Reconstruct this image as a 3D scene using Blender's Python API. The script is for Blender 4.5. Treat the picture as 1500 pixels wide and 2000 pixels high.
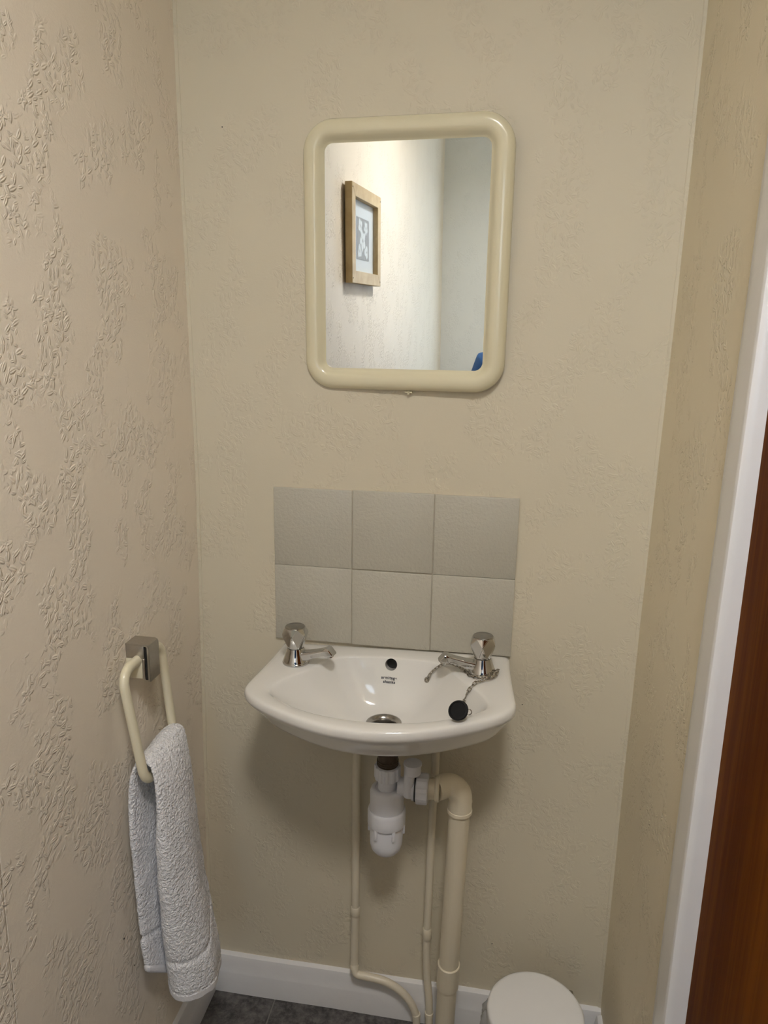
import bpy, bmesh, math, random
from mathutils import Vector, Matrix, noise
from mathutils.bvhtree import BVHTree
random.seed(7)
PI = math.pi
for o in list(bpy.data.objects):
    bpy.data.objects.remove(o)
C = bpy.context.scene.collection

# ------------------------------------------------------------------ camera
CP = Vector((0.1003, -1.2718, 1.4045)); YAW, PITCH, ROLL, FPX = 0.158605, 0.222603, 0.0171207, 1399.9
fw = Vector((-math.sin(YAW)*math.cos(PITCH), math.cos(YAW)*math.cos(PITCH), -math.sin(PITCH)))
r0 = Vector((math.cos(YAW), math.sin(YAW), 0)); u0 = r0.cross(fw)
rt = r0*math.cos(ROLL)+u0*math.sin(ROLL); up = -r0*math.sin(ROLL)+u0*math.cos(ROLL)
cd = bpy.data.cameras.new('camera'); cam = bpy.data.objects.new('camera', cd); C.objects.link(cam)
cam.matrix_world = Matrix(((rt.x, up.x, -fw.x, CP.x), (rt.y, up.y, -fw.y, CP.y), (rt.z, up.z, -fw.z, CP.z), (0, 0, 0, 1)))
cd.sensor_fit = 'VERTICAL'; cd.sensor_height = 36; cd.lens = 36*FPX/2000; cd.clip_start = 0.005
bpy.context.scene.camera = cam
def at(px, py, axis, val):
    """real point where the view line of a photo pixel meets the plane axis = val"""
    d = fw+rt*((px-750)/FPX)-up*((py-1000)/FPX)
    return CP+d*((val-CP[axis])/d[axis])

# ------------------------------------------------------------------ world, lights, exposure
S = bpy.context.scene
S.view_settings.view_transform = 'Standard'; S.view_settings.look = 'None'
S.view_settings.gamma = 1.0; S.view_settings.exposure = 0.0; S.view_settings.use_curve_mapping = False
W = bpy.data.worlds.new('world'); S.world = W; W.use_nodes = True
W.node_tree.nodes['Background'].inputs[0].default_value = (0.75, 0.87, 1.0, 1)
W.node_tree.nodes['Background'].inputs[1].default_value = 0.4
LAMP_XYZ = (0.17, -1.36, 2.45); LAMP_COL = (1.0, 0.965, 0.93); LAMP_STR = 104.0
WIN_COL = (0.62, 0.80, 1.0); WIN_STR = 6.0

XL, XR, YR, ZC = -0.4728, 0.3689, -2.60, 2.45
LX = [(-.1, -.4805), (.108, -.4801), (.42, -.4772), (.8, -.472), (.991, -.469), (1.154, -.4672), (1.474, -.4699), (1.73, -.473), (1.965, -.4732), (2.5, -.4732)]
RX = [(-.1, .3654), (.301, .3654), (.635, .3647), (.95, .3664), (1.10, .3679), (1.48, .372), (1.71, .3729), (1.92, .373), (2.5, .373)]
def lerp_tab(t, z):
    for (a, va), (b, vb) in zip(t, t[1:]):
        if z <= b: return va+(vb-va)*(z-a)/(b-a)
    return t[-1][1]

# ------------------------------------------------------------------ materials
class NT:
    def __init__(s, m): s.t = m.node_tree; s.n = s.t.nodes
    def new(s, ty, **kw):
        n = s.n.new(ty)
        for k, v in kw.items(): setattr(n, k, v)
        return n
    def put(s, sock, v):
        if isinstance(v, bpy.types.NodeSocket): s.t.links.new(v, sock)
        elif v is not None: sock.default_value = v
    def math(s, op, a, b=None, c=None, clamp=False):
        n = s.new('ShaderNodeMath', operation=op); n.use_clamp = clamp
        s.put(n.inputs[0], a)
        if b is not None: s.put(n.inputs[1], b)
        if c is not None: s.put(n.inputs[2], c)
        return n.outputs[0]
    def smooth(s, v, a, b, lo=0.0, hi=1.0):
        n = s.new('ShaderNodeMapRange', interpolation_type='SMOOTHSTEP')
        s.put(n.inputs[0], v); n.inputs[1].default_value = a; n.inputs[2].default_value = b
        n.inputs[3].default_value = lo; n.inputs[4].default_value = hi
        return n.outputs[0]
    def noise(s, vec, scale, detail=2.0, rough=0.5):
        n = s.new('ShaderNodeTexNoise'); s.put(n.inputs['Vector'], vec)
        n.inputs['Scale'].default_value = scale; n.inputs['Detail'].default_value = detail; n.inputs['Roughness'].default_value = rough
        return n.outputs[0]
    def mix(s, f, a, b):
        n = s.new('ShaderNodeMix', data_type='RGBA'); s.put(n.inputs[0], f); s.put(n.inputs[6], a); s.put(n.inputs[7], b)
        return n.outputs[2]
def mat(name, col, rough=0.5, metal=0.0, spec=0.5, coat=0.0, sheen=0.0, emit=None, estr=0.0):
    m = bpy.data.materials.new(name); m.use_nodes = True
    b = m.node_tree.nodes['Principled BSDF']
    b.inputs['Base Color'].default_value = (*col, 1); b.inputs['Roughness'].default_value = rough
    b.inputs['Metallic'].default_value = metal; b.inputs['Specular IOR Level'].default_value = spec
    b.inputs['Coat Weight'].default_value = coat
    if emit: b.inputs['Emission Color'].default_value = (*emit, 1); b.inputs['Emission Strength'].default_value = estr
    return m, NT(m), b
def add_bump(nt, b, h, dist, strength=1.0):
    n = nt.new('ShaderNodeBump'); nt.put(n.inputs['Height'], h); n.inputs['Distance'].default_value = dist; n.inputs['Strength'].default_value = strength
    nt.put(b.inputs['Normal'], n.outputs[0])
def simple(name, col, rough, noise_scale=60, var=0.06, bump=0.0, bscale=200, **kw):
    m, nt, b = mat(name, col, rough, **kw)
    tc = nt.new('ShaderNodeTexCoord').outputs['Object']
    f = nt.noise(tc, noise_scale, 4)
    nt.put(b.inputs['Base Color'], nt.mix(f, tuple(c*(1-var) for c in col)+(1,), tuple(min(1, c*(1+var)) for c in col)+(1,)))
    if bump: add_bump(nt, b, nt.noise(tc, bscale, 4), bump)
    return m

def wallpaper(name, axes, seams=(), depth=0.0011, col=(0.72, 0.60, 0.43)):
    """blown vinyl paper with raised sprays of leaves and small flowers, painted cream"""
    m, nt, b = mat(name, col, 0.55, spec=0.4)
    pos = nt.new('ShaderNodeNewGeometry').outputs['Position']
    sep = nt.new('ShaderNodeSeparateXYZ'); nt.put(sep.inputs[0], pos)
    U, V = sep.outputs[axes[0]], sep.outputs[axes[1]]
    warp = nt.noise(pos, 14, 1)
    U = nt.math('ADD', U, nt.math('MULTIPLY', nt.math('SUBTRACT', warp, .5), .016))
    def motif(cell, off, kind, a, bb):
        cv = nt.new('ShaderNodeCombineXYZ')
        nt.put(cv.inputs[0], nt.math('ADD', U, off)); nt.put(cv.inputs[1], nt.math('ADD', V, off*1.7))
        vo = nt.new('ShaderNodeTexVoronoi', voronoi_dimensions='2D', feature='F1')
        nt.put(vo.inputs['Vector'], cv.outputs[0]); vo.inputs['Scale'].default_value = 1/cell; vo.inputs['Randomness'].default_value = .85
        sub = nt.new('ShaderNodeVectorMath', operation='SUBTRACT'); nt.put(sub.inputs[0], cv.outputs[0]); nt.put(sub.inputs[1], vo.outputs['Position'])
        ds = nt.new('ShaderNodeSeparateXYZ'); nt.put(ds.inputs[0], sub.outputs[0]); dx, dy = ds.outputs[0], ds.outputs[1]
        cs = nt.new('ShaderNodeSeparateColor'); nt.put(cs.inputs[0], vo.outputs['Color'])
        if kind == 'leaf':
            # leaves lean left and right of an upright stem
            ang = nt.math('MULTIPLY_ADD', cs.outputs[0], 2.9, 0.1)
            ca, sa = nt.math('COSINE', ang), nt.math('SINE', ang)
            u = nt.math('ADD', nt.math('MULTIPLY', dx, ca), nt.math('MULTIPLY', dy, sa))
            v = nt.math('SUBTRACT', nt.math('MULTIPLY', dy, ca), nt.math('MULTIPLY', dx, sa))
            e = nt.math('SQRT', nt.math('ADD', nt.math('POWER', nt.math('DIVIDE', u, a), 2), nt.math('POWER', nt.math('DIVIDE', v, bb), 2)))
            body = nt.smooth(e, 1.05, .50, 0, 1)
            vein = nt.smooth(nt.math('ABSOLUTE', v), 0, bb*.35, .55, 1)
            return nt.math('MULTIPLY', body, vein)
        rr = nt.math('SQRT', nt.math('ADD', nt.math('POWER', dx, 2), nt.math('POWER', dy, 2)))
        th = nt.math('ARCTAN2', dy, dx)
        R = nt.math('MULTIPLY_ADD', nt.math('COSINE', nt.math('MULTIPLY', th, 5)), a*.28, a*.75)
        q = nt.math('DIVIDE', rr, R)
        ring = nt.math('MULTIPLY', nt.smooth(q, 1.0, .7), nt.smooth(q, .2, .5, .15, 1))
        return nt.math('MAXIMUM', ring, nt.smooth(rr, .0026, .0012))
    fl = motif(.052, 3.3, 'flower', .0125, 0)
    l1 = motif(.0165, 0.0, 'leaf', .0082, .0038)
    l2 = motif(.0110, 5.1, 'leaf', .0052, .0025)
    cl = nt.new('ShaderNodeCombineXYZ'); nt.put(cl.inputs[0], nt.math('MULTIPLY', U, 1.5)); nt.put(cl.inputs[1], V)
    spray = nt.smooth(nt.noise(cl.outputs[0], 9, 2), .465, .56)
    leaves = nt.math('MULTIPLY', nt.math('MAXIMUM', l1, nt.math('MULTIPLY', l2, .8)), spray)
    h = nt.math('MAXIMUM', leaves, nt.math('MULTIPLY', fl, nt.smooth(nt.noise(cl.outputs[0], 9, 2), .42, .52)))
    fine = nt.noise(pos, 420, 3, .6)
    weave = nt.new('ShaderNodeCombineXYZ'); nt.put(weave.inputs[0], nt.math('MULTIPLY', U, .35)); nt.put(weave.inputs[1], V)
    fib = nt.noise(weave.outputs[0], 300, 2)
    h = nt.math('ADD', h, nt.math('ADD', nt.math('MULTIPLY', fine, .24), nt.math('MULTIPLY', fib, .16)))
    h = nt.math('ADD', h, nt.math('MULTIPLY', nt.noise(pos, 9, 2), 1.2))
    for sx in seams:
        d = nt.math('ABSOLUTE', nt.math('SUBTRACT', sep.outputs[axes[0]], sx))
        h = nt.math('SUBTRACT', h, nt.smooth(d, .0018, .0, 0, .9))
    add_bump(nt, b, h, depth)
    f = nt.noise(pos, 2.5, 3)
    c2 = nt.mix(f, tuple(c*.96 for c in col)+(1,), (min(1, col[0]*1.03), col[1]*1.03, col[2]*1.05, 1))
    nt.put(b.inputs['Base Color'], c2)
    return m

M = {}
M['wall_side'] = wallpaper('left_wallpaper_lit', ('Y', 'Z'), seams=(-.60, -1.12, -1.64, -2.16), depth=.0010, col=(.85, .765, .64))  # same cream paper, colour raised to put extra light on this wall
M['wall_right'] = wallpaper('right_wallpaper_lit', ('Y', 'Z'), depth=.0011, col=(.82, .735, .555))  # paper colour lightened here too, in place of light falling on it
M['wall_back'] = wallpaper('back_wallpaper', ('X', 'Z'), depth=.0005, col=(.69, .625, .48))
M['ceiling'] = simple('ceiling_paint', (.66, .65, .61), .8, bump=.0004, bscale=150)
M['white_paint'] = simple('white_gloss_paint', (.80, .79, .79), .28, noise_scale=25, var=.03, bump=.0004, bscale=60)
M['cream_paint'] = simple('cream_pipe_paint', (.76, .69, .55), .32, noise_scale=18, var=.05, bump=.0003, bscale=90)
M['waste_plastic'] = simple('cream_waste_plastic', (.78, .70, .54), .34, noise_scale=12, var=.04)
M['trap_plastic'] = simple('white_trap_plastic', (.76, .765, .81), .32, noise_scale=30, var=.02)
M['cream_plastic'] = simple('cream_plastic', (.76, .70, .50), .22, noise_scale=8, var=.02, coat=.3)
M['ring_plastic'] = simple('ring_plastic', (.77, .71, .53), .3, noise_scale=10, var=.03, coat=.2)
M['porcelain'] = simple('porcelain', (.80, .785, .75), .09, noise_scale=5, var=.012, coat=.4)
M['chrome'] = mat('chrome', (.60, .595, .585), .05, metal=1.0)[0]
M['old_chrome'] = simple('worn_chrome', (.36, .345, .32), .25, noise_scale=120, var=.25, metal=1.0)
M['chain_metal'] = mat('chain_metal', (.42, .39, .34), .25, metal=1.0)[0]
M['brushed'] = simple('brushed_steel', (.50, .48, .45), .30, noise_scale=200, var=.12, metal=1.0)
M['dark'] = mat('dark_filler', (.012, .011, .010), .6)[0]
M['rubber'] = mat('black_rubber', (.006, .006, .007), .6, spec=.2)[0]
M['brass'] = simple('dull_brass_thread', (.10, .075, .055), .4, noise_scale=200, var=.3, metal=.6)
M['ink'] = mat('dark_ink', (.03, .035, .05), .4)[0]
M['caulk'] = simple('caulk', (.74, .66, .50), .5, bump=.0006, bscale=80)
M['grout'] = simple('grout', (.60, .54, .43), .8)
M['lamp'] = mat('opal_lamp', (.9, .88, .82), .3, emit=LAMP_COL, estr=LAMP_STR)[0]
M['bin_lid'] = simple('white_bin_enamel', (.80, .79, .775), .35, noise_scale=40, var=.015)
M['pvc_white'] = simple('window_pvc', (.82, .83, .84), .3)
M['frame_wood'] = None
# splash tiles: faint orange-peel glaze
m, nt, b = mat('splash_tile_glaze', (.47, .44, .37), .36, coat=.08)
tc = nt.new('ShaderNodeNewGeometry').outputs['Position']
n1 = nt.noise(tc, 170, 3, .6); nt.put(b.inputs['Base Color'], nt.mix(nt.noise(tc, 30, 4), (.50, .475, .40, 1), (.53, .505, .425, 1)))
add_bump(nt, b, n1, .0014); M['tile'] = m
# floor tile: dark mottled grey vinyl
m, nt, b = mat('mottled_floor_vinyl', (.08, .078, .075), .45)
tc = nt.new('ShaderNodeNewGeometry').outputs['Position']
f1 = nt.smooth(nt.noise(tc, 26, 7, .65), .38, .66); f2 = nt.smooth(nt.noise(tc, 90, 5, .7), .4, .7)
c = nt.mix(f1, (.035, .033, .033, 1), (.11, .102, .10, 1)); c = nt.mix(nt.math('MULTIPLY', f2, .45), c, (.24, .22, .205, 1))
nt.put(b.inputs['Base Color'], c); add_bump(nt, b, f2, .0004); M['floor_tile'] = m
M['floor_joint'] = simple('floor_joint', (.20, .19, .175), .7)
# door veneer
def wood(name, a, bcol, rough, axis_scale=(60, 60, 2.2), coat=.3, spec=.5):
    m, nt, b = mat(name, a, rough, coat=coat, spec=spec)
    tc = nt.new('ShaderNodeNewGeometry').outputs['Position']
    mp = nt.new('ShaderNodeMapping'); nt.put(mp.inputs[0], tc); mp.inputs['Scale'].default_value = axis_scale
    g = nt.noise(mp.outputs[0], 1.0, 5, .62)
    mp2 = nt.new('ShaderNodeMapping'); nt.put(mp2.inputs[0], tc); mp2.inputs['Scale'].default_value = tuple(s*.18 for s in axis_scale)
    g2 = nt.noise(mp2.outputs[0], 1.0, 3)
    f = nt.smooth(nt.math('ADD', nt.math('MULTIPLY', g, .6), nt.math('MULTIPLY', g2, .5)), .36, .74)
    nt.put(b.inputs['Base Color'], nt.mix(f, (*a, 1), (*bcol, 1))); add_bump(nt, b, g, .0002)
    return m
M['door_wood'] = wood('brown_door_veneer', (.085, .020, .001), (.18, .055, .003), .55, (70, 70, 2.0), coat=.0, spec=.03)
M['frame_wood'] = wood('pale_picture_wood', (.48, .34, .16), (.62, .47, .25), .5, (25, 25, 25), coat=0)
# towel terry
m, nt, b = mat('terry', (.80, .79, .80), .95, spec=.15)
b.inputs['Sheen Weight'].default_value = .25
tc = nt.new('ShaderNodeTexCoord').outputs['Object']
nn = nt.noise(tc, 290, 2, .6); n2 = nt.noise(tc, 160, 1)
add_bump(nt, b, nt.math('ADD', nn, nt.math('MULTIPLY', n2, .8)), .0048)
nt.put(b.inputs['Base Color'], nt.mix(nt.smooth(nn, .3, .62), (.80, .80, .83, 1), (.97, .96, .98, 1)))
M['terry'] = m
m, nt, b = mat('towel_hem_weave', (.82, .81, .83), .85, spec=.2); tc = nt.new('ShaderNodeTexCoord').outputs['Object']
add_bump(nt, b, nt.noise(tc, 500, 2), .0008); M['hem'] = m
# mirror and glass
M['mirror'] = mat('silvered_glass', (.75, .79, .81), .004, metal=1.0)[0]
m, nt, b = mat('thin_clear_plastic', (.80, .81, .82), .12); b.inputs['Transmission Weight'].default_value = .55; b.inputs['IOR'].default_value = 1.15; b.inputs['Alpha'].default_value = .75
tc = nt.new('ShaderNodeTexCoord').outputs['Object']; add_bump(nt, b, nt.noise(tc, 60, 3), .003); M['liner'] = m
m, nt, b = mat('picture_glass', (1, 1, 1), .02); b.inputs['Alpha'].default_value = .03; M['pic_glass'] = m
# frosted pane: daylight outside shows through it evenly
m, nt, b = mat('frosted_daylight_pane', (.8, .85, .9), .6, emit=WIN_COL, estr=WIN_STR)
M['pane'] = m
# print: pale flower heads on a grey block
m, nt, b = mat('flower_print', (.8, .8, .8), .6)
tc = nt.new('ShaderNodeTexCoord').outputs['Object']; sp = nt.new('ShaderNodeSeparateXYZ'); nt.put(sp.inputs[0], tc)
def blob(cy, cz, R, k, ph):
    dx = nt.math('SUBTRACT', sp.outputs[1], cy); dz = nt.math('SUBTRACT', sp.outputs[2], cz)
    rr = nt.math('SQRT', nt.math('ADD', nt.math('POWER', dx, 2), nt.math('POWER', dz, 2)))
    th = nt.math('ARCTAN2', dz, dx)
    q = nt.math('DIVIDE', rr, nt.math('MULTIPLY_ADD', nt.math('COSINE', nt.math('MULTIPLY_ADD', th, k, ph)), R*.16, R*.84))
    petal = nt.smooth(q, 1.05, .92); eye = nt.smooth(q, .16, .26)
    line = nt.smooth(nt.math('ABSOLUTE', nt.math('SINE', nt.math('MULTIPLY_ADD', th, k/2, ph/2+PI/2))), .02, .14)
    return nt.math('MULTIPLY', nt.math('MULTIPLY', petal, eye), line)
h = blob(.002, -.004, .034, 5, .4)
for args in ((-.034, .036, .022, 5, 1.2), (.030, .038, .023, 4, 2.0), (-.038, -.036, .022, 3, .2), (.036, -.038, .022, 3, 1.9)):
    h = nt.math('MAXIMUM', h, blob(*args))
nt.put(b.inputs['Base Color'], nt.mix(h, (.24, .24, .235, 1), (.60, .64, .66, 1))); M['print'] = m
M['mount'] = simple('picture_mount', (.60, .65, .69), .8, var=.01)
M['skin'] = simple('skin', (.60, .38, .28), .5)
M['blue_cloth'] = simple('blue_cloth', (.015, .075, .22), .8, bump=.0008, bscale=300)
M['navy_cloth'] = simple('navy_cloth', (.02, .025, .05), .85)
M['hair'] = simple('brown_hair', (.05, .03, .02), .6)
M['phone'] = mat('dark_phone', (.02, .02, .025), .15)[0]

# ------------------------------------------------------------------ helpers
def obj(name, bm, m, parent=None, smooth=None, loc=None):
    """link a bmesh as one mesh object; smooth = angle in degrees"""
    bmesh.ops.recalc_face_normals(bm, faces=bm.faces)
    me = bpy.data.meshes.new(name); bm.to_mesh(me); bm.free()
    o = bpy.data.objects.new(name, me); C.objects.link(o)
    for x in (m if isinstance(m, (list, tuple)) else [m]): me.materials.append(x)
    if smooth is not None:
        for p in me.polygons: p.use_smooth = True
        if smooth < 180: me.set_sharp_from_angle(angle=math.radians(smooth))
    if parent: o.parent = parent
    if loc: o.location = loc
    return o
def thing(name, label, cat, loc=(0, 0, 0), rot=(0, 0, 0), group=None):
    o = bpy.data.objects.new(name, None); C.objects.link(o); o.location = loc; o.rotation_euler = rot
    o.empty_display_size = .05; o['label'] = label; o['category'] = cat
    if group: o['group'] = group
    return o
def struct(o): o['kind'] = 'structure'; return o
def sempty(name):
    o = bpy.data.objects.new(name, None); C.objects.link(o); return struct(o)
def box(bm, a, b, bev=0.0, seg=2):
    r = bmesh.ops.create_cube(bm, size=1)
    for v in r['verts']:
        v.co = Vector([(a[i]+b[i])/2+v.co[i]*abs(b[i]-a[i]) for i in range(3)])
    if bev:
        es = {e for v in r['verts'] for e in v.link_edges}
        bmesh.ops.bevel(bm, geom=list(es), offset=bev, segments=seg, profile=.5, affect='EDGES')
    return bm
def nb(): return bmesh.new()
def skin_rings(bm, rings, closed=True, cap0=True, cap1=True, loop=False):
    vs = [[bm.verts.new(p) for p in r] for r in rings]
    n = len(vs[0]); R = list(zip(vs, vs[1:]))
    if loop: R.append((vs[-1], vs[0]))
    for a, b in R:
        for i in range(n if closed else n-1):
            j = (i+1) % n
            bm.faces.new((a[i], a[j], b[j], b[i]))
    if not loop:
        if cap0: bm.faces.new(vs[0])
        if cap1: bm.faces.new(list(reversed(vs[-1])))
    return bm
def lathe(bm, prof, c=(0, 0, 0), n=40, axis=Vector((0, 0, 1)), cap0=True, cap1=True, loop=False):
    q = Vector((0, 0, 1)).rotation_difference(axis.normalized()); c = Vector(c)
    rings = [[c+q @ Vector((max(r, 1e-5)*math.cos(2*PI*i/n), max(r, 1e-5)*math.sin(2*PI*i/n), z)) for i in range(n)] for r, z in prof]
    return skin_rings(bm, rings, True, cap0, cap1, loop)
def catmull(P, k=10):
    P = [Vector(p) for p in P]; Q = [2*P[0]-P[1]]+P+[2*P[-1]-P[-2]]; out = []
    for i in range(1, len(Q)-2):
        a, b, c, d = Q[i-1:i+3]
        for j in range(k):
            t = j/k
            out.append(.5*((2*b)+(c-a)*t+(2*a-5*b+4*c-d)*t*t+(3*b-a-3*c+d)*t**3))
    out.append(P[-1]); return out
def catmull_closed(P, k=10):
    P = [Vector(p) for p in P]; n = len(P); out = []
    for i in range(n):
        a, b, c, d = P[i-1], P[i], P[(i+1) % n], P[(i+2) % n]
        for j in range(k):
            t = j/k
            out.append(.5*((2*b)+(c-a)*t+(2*a-5*b+4*c-d)*t*t+(3*b-a-3*c+d)*t**3))
    return out
def frames(path):
    T = []
    for i in range(len(path)):
        a = path[max(0, i-1)]; b = path[min(len(path)-1, i+1)]; T.append((b-a).normalized())
    n = T[0].orthogonal().normalized(); N = [n]
    for i in range(1, len(T)):
        n = (n-T[i]*n.dot(T[i])).normalized(); N.append(n)
    return T, N
def tube(bm, path, r, n=20, cap=True):
    path = [Vector(p) for p in path]; T, N = frames(path); rings = []
    for i, p in enumerate(path):
        rr = r(i/(len(path)-1)) if callable(r) else r
        B = T[i].cross(N[i]); rings.append([p+rr*(N[i]*math.cos(2*PI*k/n)+B*math.sin(2*PI*k/n)) for k in range(n)])
    return skin_rings(bm, rings, True, cap, cap)
def rrect(w, h, r, n=10):
    pts = []
    for cx, cy, a0 in ((w/2-r, h/2-r, 0), (-w/2+r, h/2-r, PI/2), (-w/2+r, -h/2+r, PI), (w/2-r, -h/2+r, 1.5*PI)):
        for i in range(n+1):
            a = a0+PI/2*i/n; pts.append((cx+r*math.cos(a), cy+r*math.sin(a)))
    return pts

# ------------------------------------------------------------------ room shell
def wall_grid(name, fn, us, vs, m, thick):
    """curved-true wall slab: front surface fn(u, v), back surface offset by thick"""
    bm = nb(); F = [[bm.verts.new(fn(u, v)) for v in vs] for u in us]; B = [[bm.verts.new(Vector(fn(u, v))+Vector(thick)) for v in vs] for u in us]
    nu, nv = len(us), len(vs)
    for i in range(nu-1):
        for j in range(nv-1):
            bm.faces.new((F[i][j], F[i+1][j], F[i+1][j+1], F[i][j+1])); bm.faces.new((B[i][j], B[i][j+1], B[i+1][j+1], B[i+1][j]))
    for i in range(nu-1):
        bm.faces.new((F[i][0], B[i][0], B[i+1][0], F[i+1][0])); bm.faces.new((F[i][-1], F[i+1][-1], B[i+1][-1], B[i][-1]))
    for j in range(nv-1):
        bm.faces.new((F[0][j], F[0][j+1], B[0][j+1], B[0][j])); bm.faces.new((F[-1][j], B[-1][j], B[-1][j+1], F[-1][j+1]))
    return struct(obj(name, bm, m, smooth=30))
ZS = [0]+[z for z, _ in LX if 0 < z < ZC]+[ZC]
ZR = [0]+[z for z, _ in RX if 0 < z < ZC]+[ZC]
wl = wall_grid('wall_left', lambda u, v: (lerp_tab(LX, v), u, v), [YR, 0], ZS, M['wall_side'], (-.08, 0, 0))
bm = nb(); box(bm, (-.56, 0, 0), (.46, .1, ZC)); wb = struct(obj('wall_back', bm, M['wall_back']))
# right wall in three pieces round the doorway
DY0, DY1, DZ = -.43, -1.19, 2.02
def rw(y0, y1, z0, z1):
    zs = [z0]+[z for z in ZR if z0 < z < z1]+[z1]
    return lambda nm: wall_grid(nm, lambda u, v: (lerp_tab(RX, v), u, v), [y0, y1], zs, M['wall_right'], (.09, 0, 0))
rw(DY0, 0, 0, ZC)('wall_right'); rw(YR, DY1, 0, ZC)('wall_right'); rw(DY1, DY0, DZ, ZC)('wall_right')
# rear wall around the window
WX0, WX1, WZ0, WZ1 = -.10, .33, 1.02, 2.16
bm = nb()
for a, b_ in (((-.56, 0), (WX0, ZC)), ((WX1, 0), (.46, ZC)), ((WX0, 0), (WX1, WZ0)), ((WX0, WZ1), (WX1, ZC))):
    box(bm, (a[0], YR-.12, a[1]), (b_[0], YR, b_[1]))
struct(obj('wall_rear', bm, wallpaper('rear_wallpaper_daylit', ('X', 'Z'), depth=.0006, col=(.78, .78, .74))))  # paper whitened so its colour carries the cool daylight seen in the mirror
w = sempty('window_1')
bm = nb()
for a, b_ in (((WX0, WZ0), (WX1, WZ0+.045)), ((WX0, WZ1-.045), (WX1, WZ1)), ((WX0, WZ0+.045), (WX0+.045, WZ1-.045)), ((WX1-.045, WZ0+.045), (WX1, WZ1-.045))):
    box(bm, (a[0], YR-.09, a[1]), (b_[0], YR-.03, b_[1]), .004)
obj('window_frame', bm, M['pvc_white'], w)
bm = nb(); box(bm, (WX0+.04, YR-.072, WZ0+.04), (WX1-.04, YR-.064, WZ1-.04)); obj('pane', bm, M['pane'], w)
bm = nb(); box(bm, (WX0-.02, YR-.03, WZ0-.02), (WX1+.02, YR+.03, WZ0), .004); obj('window_sill', bm, M['pvc_white'], w)
bm = nb(); box(bm, (-.56, YR-.12, ZC), (.46, .1, ZC+.06)); struct(obj('ceiling', bm, M['ceiling']))
# floor with vinyl tiles
fl = sempty('floor')
bm = nb(); box(bm, (-.56, YR-.12, -.06), (.46, .1, -.0022)); obj('screed', bm, M['floor_joint'], fl)
TS = .3048; x0 = -.3265-2*TS; y0 = .075; tm = None
for i in range(4):
    for j in range(9):
        ax, bx = x0+i*TS+.0016, x0+(i+1)*TS-.0016; ay, by = y0-(j+1)*TS+.0016, y0-j*TS-.0016
        ax, bx, ay, by = max(ax, -.50), min(bx, .46), max(ay, YR-.10), min(by, .03)
        if bx-ax < .01 or by-ay < .01: continue
        bm = nb(); box(bm, (ax, ay, -.003), (bx, by, 0), .0008, 1); obj('tile', bm, M['floor_tile'], fl)
# baseboards with a sloped, stepped top
def board(name, path_fn, L0, L1, n=24, bulge=0.0):
    prof = [(.0, 0), (.017, 0), (.0175, .052), (.0165, .0555), (.0125, .0745), (.0115, .083), (.009, .0905), (.004, .0935), (.0, .0938)]
    rings = []
    for i in range(n+1):
        t = L0+(L1-L0)*i/n
        rings.append([path_fn(t, d*(1+.04*math.sin(9*t)), z+.0006*math.sin(23*t)) for d, z in prof])
    bm = nb(); skin_rings(bm, rings); return struct(obj(name, bm, M['white_paint'], smooth=30))
board('baseboard_back', lambda t, d, z: (t, -d, z), -.4795, .3655)
board('baseboard_left', lambda t, d, z: (lerp_tab(LX, z)+d, t, z), YR, -.018)
board('baseboard_right', lambda t, d, z: (lerp_tab(RX, z)-d, t, z), -.018, -.388)
# paper lip down the left corner
bm = nb(); rings = []
for i in range(70):
    z = .094+(ZC-.094)*i/69; x = lerp_tab(LX, z); wv = .0075+.002*noise.noise(Vector((0, 0, z*7))); t = .0014+.0008*noise.noise(Vector((3, 0, z*13)))
    if .98 < z < 1.12: t += .0016*math.sin((z-.98)/.14*PI)
    rings.append([(x-.002, .002, z), (x-.002, -t, z), (x+wv*.8, -t, z), (x+wv, .002, z)])
skin_rings(bm, rings); obj('paper_edge', bm, M['wall_back'], wb, smooth=30)
bm = nb(); rings = []
for i in range(70):
    z = .094+(ZC-.094)*i/69; x = lerp_tab(RX, z); t = .0012+.0007*noise.noise(Vector((5, 0, z*11)))
    rings.append([(x+.001, .002, z), (x+.001, -t*2.2, z), (x-.005-.0015*noise.noise(Vector((9, 0, z*9))), -t, z), (x-.008, .002, z)])
skin_rings(bm, rings); obj('paper_edge', bm, M['wall_back'], wb, smooth=30)
# pin holes and chips left in the walls
for px, py, w_ in ((1219, 1507, .0016), (434, 248, .0012), (509, 1820, .0011), (961, 1843, .0013), (417, 1762, .001), (1020, 1376, .0012)):
    p = at(px, py, 1, 0); bm = nb(); lathe(bm, [(w_, 0), (w_*.8, .0008)], (p.x, .0002, p.z), 7, Vector((0, -1, 0))); obj('nick', bm, M['dark'], wb)
for px, py, w_ in ((241, 1833, .0018), (262, 1885, .0012)):
    p = at(px, py, 0, -.478); x = lerp_tab(LX, p.z); bm = nb(); lathe(bm, [(w_, 0), (w_*.8, .0008)], (x-.0001, p.y, p.z), 7, Vector((1, 0, 0))); obj('nick', bm, M['dark'], wl)
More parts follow.
